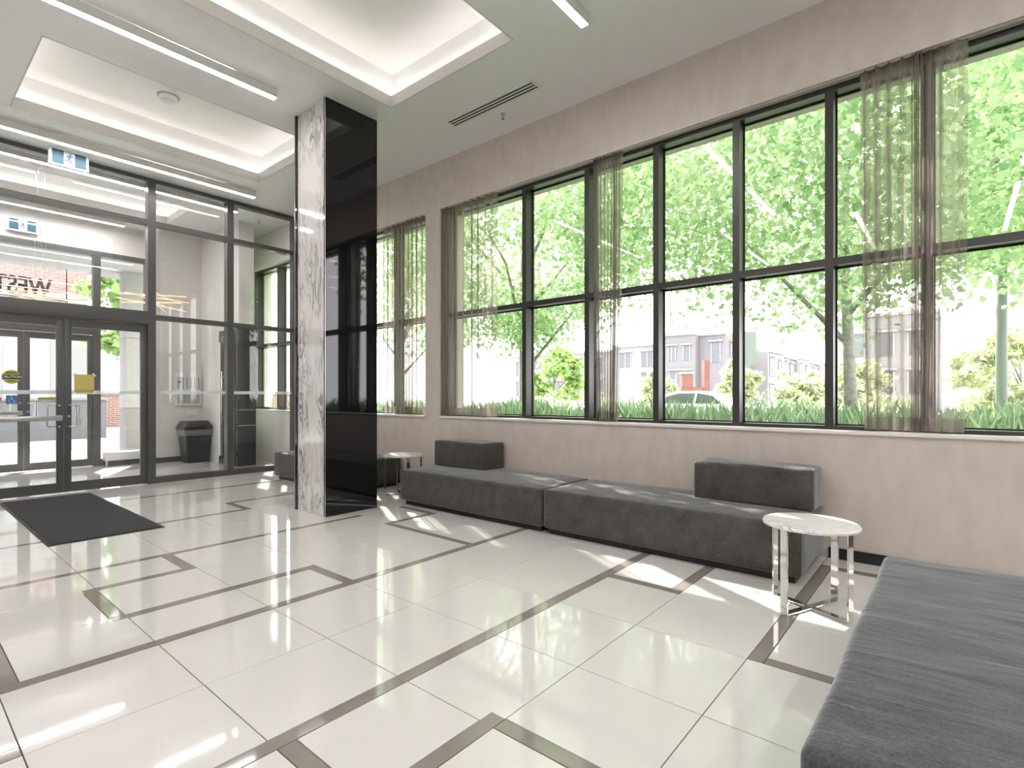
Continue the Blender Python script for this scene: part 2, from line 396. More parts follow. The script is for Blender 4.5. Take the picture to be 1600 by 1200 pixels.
for i, (a, c) in enumerate(WIN):
    w = empty('window_%d' % (i+1), (XF, (a+c)/2, SILL), kind='structure')
    def put(o):
        o.matrix_parent_inverse = w.matrix_world.inverted() if False else Matrix.Translation(-w.location); return o
    put(bx('head_rail', 'frame', w, XF, XG+.03, a, c, HEAD-.045, HEAD-.001)); put(bx('bottom_rail', 'frame', w, XF, XG+.03, a, c, SILL+.001, SILL+.03))
    ms = [a+.03]+MUL[i]+[c-.03]; zt = 2.39 if i < 2 else 2.30
    for y in ms: put(bx('mullion', 'frame', w, XF, XG+.03, y-.03, y+.03, SILL+.03, HEAD-.045))
    for y0, y1 in zip(ms, ms[1:]):
        put(bx('transom', 'frame', w, XF, XG+.03, y0+.03, y1-.03, zt-.03, zt+.03))
        for z0, z1 in ((SILL+.03, zt-.03), (zt+.03, HEAD-.045)):
            put(bx('pane', 'glass', w, XG-.003, XG+.003, y0+.03, y1-.03, z0, z1))
            q = MB()   # rubber bead around the pane
            g = .012
            for y_, Y_, z_, Z_ in ((y0+.03, y1-.03, z0, z0+g), (y0+.03, y1-.03, z1-g, z1), (y0+.03, y0+.03+g, z0, z1), (y1-.03-g, y1-.03, z0, z1)): q.box(XG-.012, XG-.004, y_, Y_, z_, Z_)
            put(q.build('gasket', 'black', w))
for n_, a, c in (('right', YB, .78), ('right_far', 8.15, YG)): bx('baseboard_'+n_, 'black', None, W-.015, W+.001, a, c, 0, .085, kind='structure')
# unseen sides of the lobby
bx('wall_left', 'white_wall', None, XL-.2, XL, YB, YO, 0, ZC+.6, kind='structure')
bx('wall_back', 'wallpaper', None, XL, XO, YB-.2, YB, 0, ZC+.6, kind='structure')
bx('baseboard_left', 'black', None, XL, XL+.015, YB, YG, 0, .085, kind='structure')

# ---- inner glazed wall with its double doors
gw = empty('wall_entrance', (2, YG, 0), kind='structure')
def ch(o, p=None):
    p = p or gw; o.matrix_parent_inverse = Matrix.Translation(-p.location); return o
FY0, FY1 = YG-.005, YG+.125
VX = [-3.0, -1.9, -.8, .59, 2.585, 3.685, 4.80]; hw = .05
for x in VX: ch(bx('mullion', 'frame_grey', gw, x-hw, x+hw, FY0, FY1, 0, ZC))
ZT, ZH = 3.83, 2.45
for x0, x1 in zip(VX, VX[1:]):
    door = abs(x0-.59) < .01
    ch(bx('head_rail', 'frame_grey', gw, x0+hw, x1-hw, FY0, FY1, ZC-.06, ZC-.001))
    ch(bx('transom', 'frame_grey', gw, x0+hw, x1-hw, FY0, FY1, ZT-.035, ZT+.035))
    rows = [(ZT+.035, ZC-.06)]
    if door:
        ch(bx('door_header', 'frame_grey', gw, x0+hw, x1-hw, FY0-.03, FY1, 2.33, 2.52, bevel=.006)); rows.append((2.52, ZT-.035))
    else:
        ch(bx('transom', 'frame_grey', gw, x0+hw, x1-hw, FY0, FY1, ZH-.035, ZH+.035)); ch(bx('bottom_rail', 'frame_grey', gw, x0+hw, x1-hw, FY0, FY1, 0.0005, .09))
        rows += [(ZH+.035, ZT-.035), (.09, ZH-.035)]
    for z0, z1 in rows:
        ch(bx('pane', 'glass', gw, x0+hw, x1-hw, YG+.057, YG+.063, z0, z1))
    if not door: ch(bx('safety_stripe', 'frosted', gw, x0+hw, x1-hw, YG+.0555, YG+.0565, 1.315, 1.365))
def door_leaf(n_, x0, x1, y, swing, mat, bar, zt=2.325, label=None):
    d = empty('door_%d' % n_, ((x0+x1)/2, y, 0), kind='structure'); s = .075
    def c_(o): return ch(o, d)
    for a, e in ((x0, x0+s), (x1-s, x1)): c_(bx('stile', mat, d, a, e, y, y+.05, .012, zt, bevel=.003))
    c_(bx('top_rail', mat, d, x0+s, x1-s, y, y+.05, zt-.11, zt)); c_(bx('bottom_rail', mat, d, x0+s, x1-s, y, y+.05, .012, .14))
    c_(bx('pane', 'glass', d, x0+s, x1-s, y+.022, y+.028, .14, zt-.11))
    c_(bx('safety_stripe', 'frosted', d, x0+s, x1-s, y+.0205, y+.0215, 1.315, 1.365))
    hx = x1-.045 if swing > 0 else x0+.045      # pulls sit on the meeting stiles
    dx = -.105 if swing > 0 else .105
    for sgn, yy in ((1, y+.05), (-1, y)):
        if sgn < 0 and bar: continue
        h_ = c_(MB().tube([(hx, yy, 1.16), (hx, yy+sgn*.05, 1.165), (hx+dx*.2, yy+sgn*.06, 1.17), (hx+dx*.85, yy+sgn*.06, 1.17), (hx+dx, yy+sgn*.06, 1.15), (hx+dx, yy+sgn*.06, .9), (hx+dx*.85, yy+sgn*.06, .88), (hx+dx*.2, yy+sgn*.06, .88), (hx, yy+sgn*.05, .885), (hx, yy, .89)], .011, 10).build('pull_handle', 'steel', d, True))
        h_['label'] = 'brushed steel pull handle'
    if bar:
        p_ = c_(bx('push_bar', 'steel', d, x0+.03, x1-.04, y-.06, y-.015, .965, 1.03, bevel=.008))
        c_(bx('bar_end_case', 'steel', d, x1-.075, x1-.02, y-.055, y, .96, 1.035, bevel=.006))
        for z in (1.165, .885): c_(MB().lathe([(.014, 0), (.014, .008), (.008, .012)], (x1-.045, y-.012, z), 12, 'Y').build('handle_bolt', 'steel', d))
    else:
        c_(MB().lathe([(.016, 0), (.016, .01), (.01, .012)], (hx, y-.012, 1.02), 14, 'Y').build('lock_cylinder', 'steel', d))
    return d
door_leaf(1, .645, 1.587, YG+.03, 1, 'frame_grey', True)
door_leaf(2, 1.593, 2.53, YG+.03, -1, 'frame_grey', False)

# ---- outer glazed wall of the vestibule
ow = empty('wall_outer_entrance', (2, YO, 0), kind='structure')
OX = [-3.0, -1.2, .60, 2.59, 3.40]; oh = .055; OZ = 3.95
for x in OX: ch(bx('mullion', 'frame_outer', ow, x-oh, x+oh, YO, YO+.13, 0, OZ), ow)
for x0, x1 in zip(OX, OX[1:]):
    door = abs(x0-.6) < .01
    ch(bx('head_rail', 'frame_outer', ow, x0+oh, x1-oh, YO, YO+.13, OZ-.09, OZ), ow)
    if door:
        ch(bx('door_header', 'frame_outer', ow, x0+oh, x1-oh, YO-.06, YO+.13, 2.40, 2.76, bevel=.01), ow); zz = [(2.76, OZ-.09)]
    else:
        ch(bx('bottom_rail', 'frame_outer', ow, x0+oh, x1-oh, YO, YO+.13, .0005, .12), ow); zz = [(.12, OZ-.09)]
    for z0, z1 in zz: ch(bx('pane', 'glass', ow, x0+oh, x1-oh, YO+.06, YO+.066, z0, z1), ow)
door_leaf(3, .66, 1.592, YO+.03, 1, 'frame_outer', True, 2.39)
door_leaf(4, 1.598, 2.53, YO+.03, -1, 'frame_outer', False, 2.39)
b = MB(); b.box(XL, 3.455, YO, YO+.2, OZ, ZC); b.build('wall_outer_bulkhead', 'white_wall', None, kind='structure')
YI = 11.75
bx('wall_vestibule_end', 'white_wall', None, 3.40, W, YI, YO+.2, 0, ZC, kind='structure')
bx('wall_vestibule_pier', 'white_wall', None, 4.225, 4.495, 10.02, YI, 0, ZC, kind='structure')
bx('baseboard_vestibule', 'frame_grey', None, 3.40, 4.225, YI-.012, YI+.001, 0, .10, kind='structure')
bx('wall_vestibule_left', 'white_wall', None, -2.2, -2.0, YG+.2, YO, 0, ZC, kind='structure')

# ================================================================== column
c = empty('column', (3.385, 5.45, 0), label='square column clad in veined white marble and glossy black glass', cat='column')
ch(bx('core', 'black', c, 3.10, 3.67, 5.18, 5.74, 0, ZC), c)
ch(bx('marble_panel', 'marble_column', c, 3.072, 3.10, 5.172, 5.748, .001, ZC-.001), c)
ch(bx('marble_panel', 'marble_column', c, 3.67, 3.698, 5.172, 5.748, .001, ZC-.001), c)
ch(bx('black_panel', 'black_glass', c, 3.055, 3.715, 5.145, 5.172, .001, ZC-.001), c)
ch(bx('black_panel', 'black_glass', c, 3.055, 3.715, 5.748, 5.775, .001, ZC-.001), c)
for y in (5.140, 5.7755): ch(bx('edge_trim', 'steel', c, 3.050, 3.056, y, y+.006, .001, ZC-.001), c)

# ================================================================== sofas
def soft_box(name, mat, parent, x0, x1, y0, y1, z0, z1, r, puff=.012, ny=10, nx=6):
    bm = bmesh.new()
    bmesh.ops.create_cube(bm, size=1)
    for v in bm.verts: v.co = Vector(((x0+x1)/2+v.co.x*(x1-x0), (y0+y1)/2+v.co.y*(y1-y0), (z0+z1)/2+v.co.z*(z1-z0)))
    bmesh.ops.bevel(bm, geom=bm.edges[:], offset=r, segments=5, profile=.5, affect='EDGES')
    bmesh.ops.triangulate(bm, faces=[f for f in bm.faces if len(f.verts) > 4])
    for ax, lo, hi, n in ((0, x0+r, x1-r, nx), (1, y0+r, y1-r, ny)):
        for k in range(1, n):
            p = [0, 0, 0]; p[ax] = lo+(hi-lo)*k/n; nn = [0, 0, 0]; nn[ax] = 1
            bmesh.ops.bisect_plane(bm, geom=bm.verts[:]+bm.edges[:]+bm.faces[:], plane_co=p, plane_no=nn)
    rnd = random.Random(int(abs(x0*1000+y0*100)))
    ph = [rnd.uniform(0, 6.28) for _ in range(4)]
    for v in bm.verts:
        u = (v.co.x-x0)/(x1-x0); w = (v.co.y-y0)/(y1-y0)
        k = (math.sin(PI*min(max(u, 0), 1))*math.sin(PI*min(max(w, 0), 1)))**.5
        if v.co.z > z1-r: v.co.z += puff*k+.003*math.sin(v.co.y*9+ph[0])*math.sin(v.co.x*11+ph[1])
        v.co.x += .003*math.sin(v.co.y*5+ph[2]); v.co.y += .003*math.sin(v.co.x*6+ph[3])
    bmesh.ops.recalc_face_normals(bm, faces=bm.faces[:])
    me = bpy.data.meshes.new(name); bm.to_mesh(me); bm.free()
    return link(name, me, mat, parent, True)
def sofa(label, y0, y1, back, xf=4.0, xb=4.87):
    s = empty('bench_sofa', ((xf+xb)/2, (y0+y1)/2, 0), label=label, cat='sofa', group='dark grey velvet bench sofas')
    ch(soft_box('seat', 'velvet', s, xf, xb, y0+.004, y1-.004, .055, .415, .03, ny=14), s)
    ch(bx('plinth', 'black', s, xf+.06, xb-.02, y0+.05, y1-.05, 0, .062), s)
    if back: ch(soft_box('backrest', 'velvet', s, 4.50, xb, back[0], back[1], .415, .735, .028, puff=.006), s)
    return s
sofa('dark grey velvet bench sofa with small backrest block, nearest the black column', 2.985, 5.10, (4.19, 5.05))
sofa('dark grey velvet bench sofa with wide backrest beside the round marble table', .80, 2.975, (.82, 1.735))
sofa('dark grey velvet bench half hidden behind the black column near the entrance glass', 6.15, 8.15, None, 3.96)
o = empty('ottoman', (2.5, -.2, 0), label='large wrinkled dark grey velvet ottoman in the right foreground', cat='ottoman')
ch(soft_box('cushion', 'velvet_wrinkled', o, 1.47, 3.56, -.75, .30, .055, .425, .035, ny=8, nx=16), o)
ch(bx('plinth', 'black', o, 1.55, 3.48, -.68, .23, 0, .062), o)

# ================================================================== side tables
def side_table(cx, cy, label, rot):
    t = empty('side_table', (cx, cy, 0), rot, label=label, cat='table', group='round marble side tables')
    MB().lathe([(.255, .505), (.265, .510), (.265, .522), (.260, .527)], n=48).build('table_top', 'marble_table', t, 'auto')
    R_, w, th = .245, .023, .010
    for k in range(4):
        a = k*PI/2; ca, sa = math.cos(a), math.sin(a)
        def bar(name, r0, r1, z0, z1, ww=w):
            q = MB().box(r0, r1, -ww, ww, z0, z1, bevel=.0015, seg=1)
            bmesh.ops.rotate(q.bm, verts=q.bm.verts[:], cent=(0, 0, 0), matrix=Matrix.Rotation(a, 3, 'Z'))
            return q.build(name, 'chrome', t)
        bar('leg', R_-th, R_, 0, .503); bar('foot_bar', 0 if k % 2 == 0 else .017, R_-th, 0.0005, .012); bar('top_bar', 0 if k % 2 == 0 else .017, R_-th, .492, .5045)
    return t
side_table(3.65, .68, 'round white marble side table with four chrome legs in front of the ottoman', math.radians(-23.5))
side_table(4.42, 5.55, 'small chrome and marble side table between sofa end and column', math.radians(-23.5))

# ================================================================== mat
m_ = empty('entrance_mat', (1.37, 7.39, 0), label='charcoal entrance mat on the tiles before the glass doors', cat='mat')
ch(bx('rubber_edge', 'mat_rubber', m_, .935, 1.815, 5.965, 8.82, .0008, .006), m_); ch(bx('carpet', 'mat_carpet', m_, .965, 1.785, 5.995, 8.79, .006, .012, bevel=.002), m_)

# ================================================================== curtains
def curtain(ya, yb, n, label, seed, dense=None, flare=.0):
    rnd = random.Random(seed)
    o = empty('curtain', (4.935, (ya+yb)/2, SILL), label=label, cat='curtain', group='sheer taupe curtains')
    zt, zb = 3.835, SILL+.012; per = 14; nu = n*per
    # fold centres are unevenly gathered
    ws = [rnd.uniform(.55, 1.5) for _ in range(n)]
    if dense: ws = [w*(dense(k/n)) for k, w in enumerate(ws)]
    tot = sum(ws); cum = [0]
    for w in ws: cum.append(cum[-1]+w/tot)
    am = [rnd.uniform(.6, 1.1) for _ in range(n)]
    def P(iu, z):
        k = min(iu//per, n-1); f = (iu-k*per)/per
        u = cum[k]+(cum[k+1]-cum[k])*f
        t = (zt-z)/(zt-zb)
        wob = .003*math.sin(3*t+k*1.7+seed)*t
        y = ya+(yb-ya)*u + (flare*(u-.5)*t*t) + wob + .35*((yb-ya)/n)*math.sin(2*PI*f)*.62*am[k]
        x = 4.938+.038*am[k]*math.cos(2*PI*f)*(.75+.25*math.sin(t*2+k))
        return (x, y, z)
    def sheet(name, mat, z0, z1, nz, off=0):
        vs_, fs = [], []
        for j in range(nz+1):
            z = z1+(z0-z1)*j/nz
            for i in range(nu+1):
                p = P(i, z); vs_.append((p[0]+off, p[1], p[2]))
        for j in range(nz):
            for i in range(nu):
                a = j*(nu+1)+i; fs.append((a, a+1, a+nu+2, a+nu+1))
        me = bpy.data.meshes.new(name); me.from_pydata(vs_, [], fs); 
        return ch(link(name, me, mat, o, True), o)
    sheet('fabric', 'sheer', zb+.10, zt-.09, 22); sheet('hem', 'sheer_hem', zb, zb+.10, 3); sheet('heading_tape', 'sheer_hem', zt-.09, zt, 2)
    y0, y1 = min(ya, yb), max(ya, yb)
    return o
curtain(.575, -.07, 11, 'sheer curtain nearest the camera, gathered in the middle, by the right edge', 3, lambda u: .34 if .36 < u < .70 else 1.2, .05)
curtain(2.99, 2.645, 9, 'narrow tightly gathered sheer curtain, second from the camera', 5, None, .10)
curtain(5.37, 4.37, 11, 'wide sheer curtain just right of the wall pier', 8, lambda u: .45 if u < .3 else 1.2, .0)
curtain(6.70, 5.70, 10, 'sheer curtain between the black column and the wall pier', 11, lambda u: .5 if .4 < u < .6 else 1.1, .0)
for a, e in (WIN[0], WIN[1]):
    bx('curtain_track', 'plastic_white', None, 4.925, 4.945, a+.02, e-.02, HEAD-.004, HEAD-.0005, label='slim white curtain track under the head of the %s window' % ('long' if a < 0 else 'short'), cat='track', group='curtain tracks')

# ================================================================== ceiling fittings
def linear_light(x0, x1, y, label):
    o = empty('linear_light', ((x0+x1)/2, y, ZC), label=label, cat='light', group='linear ceiling lights')
    ch(bx('housing', 'plastic_white', o, x0, x1, y-.037, y+.037, ZC-.092, ZC-.0005, bevel=.003, seg=1), o)
    ch(bx('diffuser', 'lamp_glow', o, x0+.004, x1-.004, y-.033, y+.033, ZC-.0935, ZC-.0925), o)
linear_light(.40, 3.80, 2.38, 'white linear light nearest the window wall at the top of the picture')
linear_light(-.735, 2.665, 5.44, 'white linear light ending just left of the marble column')
linear_light(.39, 3.79, 8.42, 'white linear light running along the top of the entrance glazing')
linear_light(.40, 3.80, -.70, 'white linear light overhead behind the camera')
linear_light(.40, 3.80, -2.2, 'added white linear fill light behind the camera, second row')  # from here to the vestibule lights: unseen fixtures added to brighten the lobby
linear_light(.40, 3.80, -3.4, 'added white linear fill light at the rear of the lobby')
linear_light(-3.3, -.3, -.70, 'added white linear fill light overhead to the left of the camera')
linear_light(-3.3, -.3, -2.2, 'added white linear fill light left behind the camera, second row')
linear_light(-3.3, -.3, 3.4, 'added white linear fill light over the far left side of the lobby')
linear_light(-3.3, -.3, -3.4, 'added white linear fill light in the rear left corner of the lobby')
linear_light(-3.3, -.3, 1.3, 'added white linear fill light over the left side of the lobby')
linear_light(.9, 3.9, 9.32, 'white linear light in the vestibule just behind the inner glass')
linear_light(.6, 2.9, 11.68, 'white linear light in the vestibule above the outer doors')
v = empty('slot_diffuser', (4.30, 3.9, ZC), label='white linear slot air diffuser with three black slots in ceiling', cat='air vent')
ch(bx('frame', 'plastic_white', v, 4.225, 4.405, 3.27, 4.56, ZC-.006, ZC-.0005, bevel=.002, seg=1), v)
for k in range(3): ch(bx('slot', 'slot_black', v, 4.257+.045*k, 4.278+.045*k, 3.30, 4.53, ZC-.0065, ZC-.004), v)
def sprinkler(x, y, label, z=ZC):
    s = empty('sprinkler_head', (x, y, z), label=label, cat='sprinkler', group='sprinkler heads')
    ch(MB().lathe([(.032, -.004), (.030, -.010), (.012, -.012), (.010, -.03), (.006, -.036)][::-1], (x, y, z), 20).build('escutcheon', 'steel', s, 'auto'), s)
    ch(MB().tube([(x-.010, y, z-.03), (x-.014, y, z-.045), (x, y, z-.06), (x+.014, y, z-.045), (x+.010, y, z-.03)], .0025, 6).build('yoke', 'frame_grey', s), s)
    ch(MB().lathe([(.016, -.0635), (.016, -.061)], (x, y, z), 16).build('deflector', 'frame_grey', s), s)
sprinkler(4.53, 3.92, 'small fire sprinkler on ceiling beside the slot diffuser'); sprinkler(4.45, 10.9-.9+.02-.3, 'small fire sprinkler on the vestibule ceiling near the window')
s = empty('smoke_detector', (2.25, 7.28, ZU), label='round white smoke detector on the raised ceiling panel', cat='detector')
ch(MB().lathe([(.05, -.062), (.085, -.055), (.098, -.03), (.10, 0)], (2.25, 7.28, ZU), 32).build('body', 'plastic_white', s, 'auto'), s)
ch(MB().lathe([(.115, -.012), (.118, 0)], (2.25, 7.28, ZU), 32).build('base', 'plastic_grey', s), s)

# ================================================================== exit signs
def exit_sign(x, y, z, label, hang):
    e = empty('exit_sign', (x, y, z), label=label, cat='exit sign', group='running man exit signs')
    w, h = .20, .115
    ch(bx('case', 'plastic_white', e, x-w, x+w, y-.03, y+.03, z-h, z+h, bevel=.006), e)
    f = ch(bx('face', 'teal', e, x-w+.03, x+w-.03, y-.033, y-.029, z-h+.028, z+h-.028), e)
    f['label'] = 'teal blue sign face'
    ch(bx('symbol_panel', 'icon_white', e, x-.055, x+.055, y-.0345, y-.0325, z-h+.032, z+h-.032), e)
    yy = y-.0355
    q = MB(); q.lathe([(.011, 0), (.011, .001)], (x+.012, yy, z+.058), 14, 'Y')
    def limb(*p, r=.0065):
        q.tube([(x+a, yy, z+b_) for a, b_ in p], r, 6)
    limb((.008, .04), (-.004, .0), r=.0105); limb((.006, .038), (.026, .022), (.038, .034)); limb((.004, .038), (-.02, .028), (-.026, .008))
    limb((-.004, 0), (.016, -.02), (.012, -.055)); limb((-.004, 0), (-.014, -.028), (-.042, -.03))
    ch(q.build('running_figure', 'icon_blue', e), e)
    for dx in ((-.1, .1) if hang else ()): ch(MB().cyl((x+dx, y, z+h), (x+dx, y, ZC), .006, n=8).build('stem', 'plastic_white', e), e)
exit_sign(1.57, 8.70, 4.31, 'teal running man exit sign hanging above the inner glass doors', True)
exit_sign(1.57, 12.068, 4.16, 'teal running man exit sign on the wall above the outer doors', False)

# ================================================================== notices on the doors
yd = YG+.05
s = empty('caution_sticker', (1.08, yd, 1.53), label='round olive green caution sticker on the left glass door', cat='sticker')
ch(MB().lathe([(.088, -.003), (.088, 0)], (1.08, yd, 1.53), 36, 'Y').build('disc', 'sticker_green', s), s)
q = MB(); q.box(1.08-.088, 1.08+.088, yd-.0036, yd-.003, 1.503, 1.557); ch(q.build('band', 'sticker_black', s), s)
t = text_mesh('lettering', 'CAUTION', .042, 'paper_white', s, (1.08, yd-.0042, 1.531), (PI/2, 0, 0), .0003, .0007); t.matrix_parent_inverse = Matrix.Translation(-s.location)
for z_, w_ in ((1.588, .045), (1.577, .055), (1.478, .04)): ch(bx('print_line', 'sticker_black', s, 1.08-w_, 1.08+w_, yd-.0036, yd-.003, z_-.0035, z_+.0035), s)
s = empty('access_sticker', (1.08, yd, 1.245), label='square blue wheelchair access sticker on the left glass door', cat='sticker')
ch(bx('backing', 'icon_blue', s, 1.03, 1.135, yd-.003, yd, 1.19, 1.30), s)
q = MB(); yy = yd-.0036
q.lathe([(.007, 0), (.007, .0008)], (1.078, yy, 1.285), 12, 'Y')
q.tube([(1.078, yy, 1.273), (1.080, yy, 1.240), (1.102, yy, 1.238), (1.112, yy, 1.212), (1.122, yy, 1.214)], .0035, 6); q.tube([(1.079, yy, 1.258), (1.098, yy, 1.257)], .003, 6)
q.tube([(1.083+.028*math.cos(a), yy, 1.228+.026*math.sin(a)) for a in [2.2+.28*k for k in range(14)]], .0032, 6)
ch(q.build('symbol', 'icon_white', s), s)
s = empty('yellow_notice', (1.805, yd, 1.45), label='yellow paper notice taped to the right glass door', cat='notice')
ch(bx('sheet', 'paper_yellow', s, 1.70, 1.915, yd-.003, yd-.001, 1.335, 1.58), s); ch(bx('lower_strip', 'paper_olive', s, 1.702, 1.913, yd-.0036, yd-.003, 1.335, 1.375), s)
for x, z in ((1.70, 1.58), (1.915, 1.58), (1.70, 1.335), (1.915, 1.335)):
    q = MB().box(-.028, .028, -.0005, .0005, -.009, .009)
    o = q.build('tape', 'paper_white', s); o.location = (x, yd-.0045, z); o.rotation_euler = (0, (1 if (x < 1.8) == (z > 1.4) else -1)*-PI/4, 0); ch(o, s)
s = empty('yellow_strip', (1.96, YO, 1.24), label='narrow yellow printed strip on the outer glass door', cat='sticker')
ch(bx('strip', 'paper_olive', s, 1.78, 2.14, YO+.045, YO+.05, 1.215, 1.265), s)
bx('red_sticker', 'red_tag', None, .93, .99, yd-.003, yd, 1.235, 1.275, label='small red edged sticker on the left glass door', cat='sticker')

# ================================================================== vestibule fittings
p = empty('intercom_panel', (4.03, YI, 1.4), label='white wall directory panel with intercom and grey lower screen', cat='intercom')
x0, x1, z0, z1 = 3.73, 4.215, 1.09, 1.74
ch(bx('frame', 'plastic_white', p, x0, x1, YI-.05, YI-.0005, z0, z1, bevel=.008), p)
ch(bx('keypad', 'plastic_grey', p, x0+.045, x0+.12, YI-.053, YI-.049, 1.42, 1.66), p); ch(bx('display', 'sticker_black', p, x0+.055, x0+.11, YI-.0545, YI-.052, 1.54, 1.575), p)
for k in range(9): ch(bx('name_strip', 'paper_white' if k % 2 else 'plastic_grey', p, x0+.13+.035*k, x0+.157+.035*k, YI-.053, YI-.049, 1.42, 1.66), p)
ch(bx('lower_screen', 'plastic_grey', p, x0+.045, x1-.045, YI-.053, YI-.049, 1.14, 1.36), p)
sw = empty('switch_plate', (4.05, YI, .93), label='white double switch plate under the directory panel', cat='switch')
ch(bx('plate', 'plastic_white', sw, 3.95, 4.15, YI-.012, YI-.0005, .87, 1.02, bevel=.004), sw)
for x in (4.0, 4.10): ch(bx('rocker', 'paper_white', sw, x-.025, x+.025, YI-.017, YI-.012, .905, .985, bevel=.002), sw)
so = empty('wall_outlet', (3.80, YI, .35), label='small white wall outlet low beside the bin', cat='outlet')
ch(bx('plate', 'plastic_white', so, 3.765, 3.845, YI-.01, YI-.0005, .29, .41, bevel=.003), so); ch(bx('socket', 'paper_white', so, 3.785, 3.825, YI-.013, YI-.01, .31, .39, bevel=.002), so)
# bin
bi = empty('waste_bin', (3.97, 11.4, 0), label='black plastic waste bin with flip lid under the directory panel', cat='bin')
def taper(b_, cx, cy, z0, z1, a0, d0, a1, d1, r=.04):
    rings = []
    for z, a, d in ((z0, a0, d0), (z1, a1, d1)):
        ring = []
        for sx, sy, st in ((1, 1, 0), (-1, 1, 1), (-1, -1, 2), (1, -1, 3)):
            for k in range(5):
                an = st*PI/2+k*PI/8
                ring.append(b_.bm.verts.new((cx+sx*(a-r)+r*math.cos(an), cy+sy*(d-r)+r*math.sin(an), z)))
        rings.append(ring)
    n = len(rings[0])
    for i in range(n): b_.bm.faces.new((rings[0][i], rings[0][(i+1) % n], rings[1][(i+1) % n], rings[1][i]))
    b_.bm.faces.new(rings[0][::-1]); b_.bm.faces.new(rings[1]); return b_
ch(taper(MB(), 3.97, 11.4, .001, .62, .185, .17, .235, .215).build('body', 'bin_black', bi, 'auto'), bi)
ch(taper(taper(MB(), 3.97, 11.4, .60, .63, .25, .23, .25, .23), 3.97, 11.4, .50, .515, .232, .212, .236, .216).build('rim', 'bin_black', bi, 'auto'), bi)
ch(taper(MB(), 3.97, 11.4, .52, .635, .246, .226, .256, .236).build('liner_bag', 'liner', bi, 'auto'), bi)
li = ch(taper(taper(MB(), 3.97, 11.4, .635, .70, .262, .24, .255, .235), 3.97, 11.4, .70, .80, .25, .232, .20, .17).build('lid', 'bin_black', bi, 'auto'), bi)
ch(bx('lid_flap', 'frame_grey', bi, 3.84, 4.10, 11.175, 11.19, .70, .78, bevel=.003), bi)
# dark clad door on the pier
d = empty('side_door', (4.22, 10.4, 0), label='tall dark metal and glass side door beside the directory panel', cat='door')
ch(bx('door_frame', 'dark_cladding', d, 4.195, 4.225, 10.0, 10.82, .001, 2.52), d)
ch(bx('leaf', 'dark_cladding', d, 4.180, 4.196, 10.10, 10.74, .01, 2.42, bevel=.002), d)
ch(bx('glass_panel', 'black_glass', d, 4.176, 4.181, 10.16, 10.68, .9, 2.3), d)
ch(bx('jamb_strip', 'plastic_white', d, 4.170, 4.196, 10.70, 10.78, .15, 2.30), d)
pl = ch(MB().cyl((4.14, 10.55, .75), (4.14, 10.55, 1.75), .014, n=12).build('pull_bar', 'steel', d, True), d)
for z in (.85, 1.65): ch(MB().cyl((4.14, 10.55, z), (4.18, 10.55, z), .008, n=8).build('pull_stand_off', 'steel', d), d)
ch(bx('end_panel', 'dark_cladding', d, 4.195, 4.52, 9.99, 10.02, .001, 2.52), d)
for z in (1.02, .74): ch(bx('reflection_line', 'steel', d, 4.20, 4.50, 9.982, 9.991, z, z+.012), d)  # bright strips stand in for horizontal lines reflected in the dark panel
# baseboard heater
h = empty('baseboard_heater', (2.98, 11.9, 0), label='low white baseboard heater under the outer side window', cat='heater')
ch(bx('cover', 'plastic_white', h, 2.66, 3.36, 11.86, 12.06, .10, .25, bevel=.006), h); ch(bx('base', 'frame_outer', h, 2.70, 3.34, 11.90, 12.06, .001, .10), h)
for x in (2.675, 3.33): ch(bx('foot', 'plastic_white', h, x, x+.02, 11.87, 11.90, 0, .10), h)
# chandeliers of thin glowing bars
def chandelier(cx, cy, zb, seed, label, n=7):
    rnd = random.Random(seed)
    e = empty('bar_chandelier', (cx, cy, ZC), label=label, cat='chandelier', group='chandeliers of crossed glowing bars')
    ch(MB().lathe([(.10, -.03), (.11, -.02), (.11, 0)], (cx, cy, ZC), 28).build('canopy', 'chrome', e, 'auto'), e)
    for k in range(n):
        a = rnd.uniform(-.5, .5)+(0 if k % 3 else 1.1); ln = rnd.uniform(.34, .5); z = zb+.035*(k-n/2); tl = rnd.uniform(-.12, .12)
        dx, dy = math.cos(a)*ln, math.sin(a)*ln; ox, oy = rnd.uniform(-.1, .1), rnd.uniform(-.08, .08)
        p0 = Vector((cx+ox-dx, cy+oy-dy, z-tl*ln)); p1 = Vector((cx+ox+dx, cy+oy+dy, z+tl*ln))
        br = ch(MB().cyl(p0, p1, .006, n=8).build('light_bar', 'bar_glow', e), e)
        ch(MB().cyl(p0+Vector((0, 0, .009)), p1+Vector((0, 0, .009)), .005, n=6).build('bar_spine', 'gold', e), e)
        mid = (p0+p1)/2+Vector((0, 0, .012)); top = Vector((cx+.06*math.cos(k*2.2), cy+.06*math.sin(k*2.2), ZC-.03))
        ch(MB().cyl(mid, top, .0012, n=5).build('cable', 'steel', e), e)
chandelier(1.42, 9.58, 2.665, 4, 'chandelier of crossed glowing bars hanging left, before the reversed letters', 5)
chandelier(2.80, 9.75, 2.82, 9, 'chandelier of crossed glowing bars hanging by the door jamb')

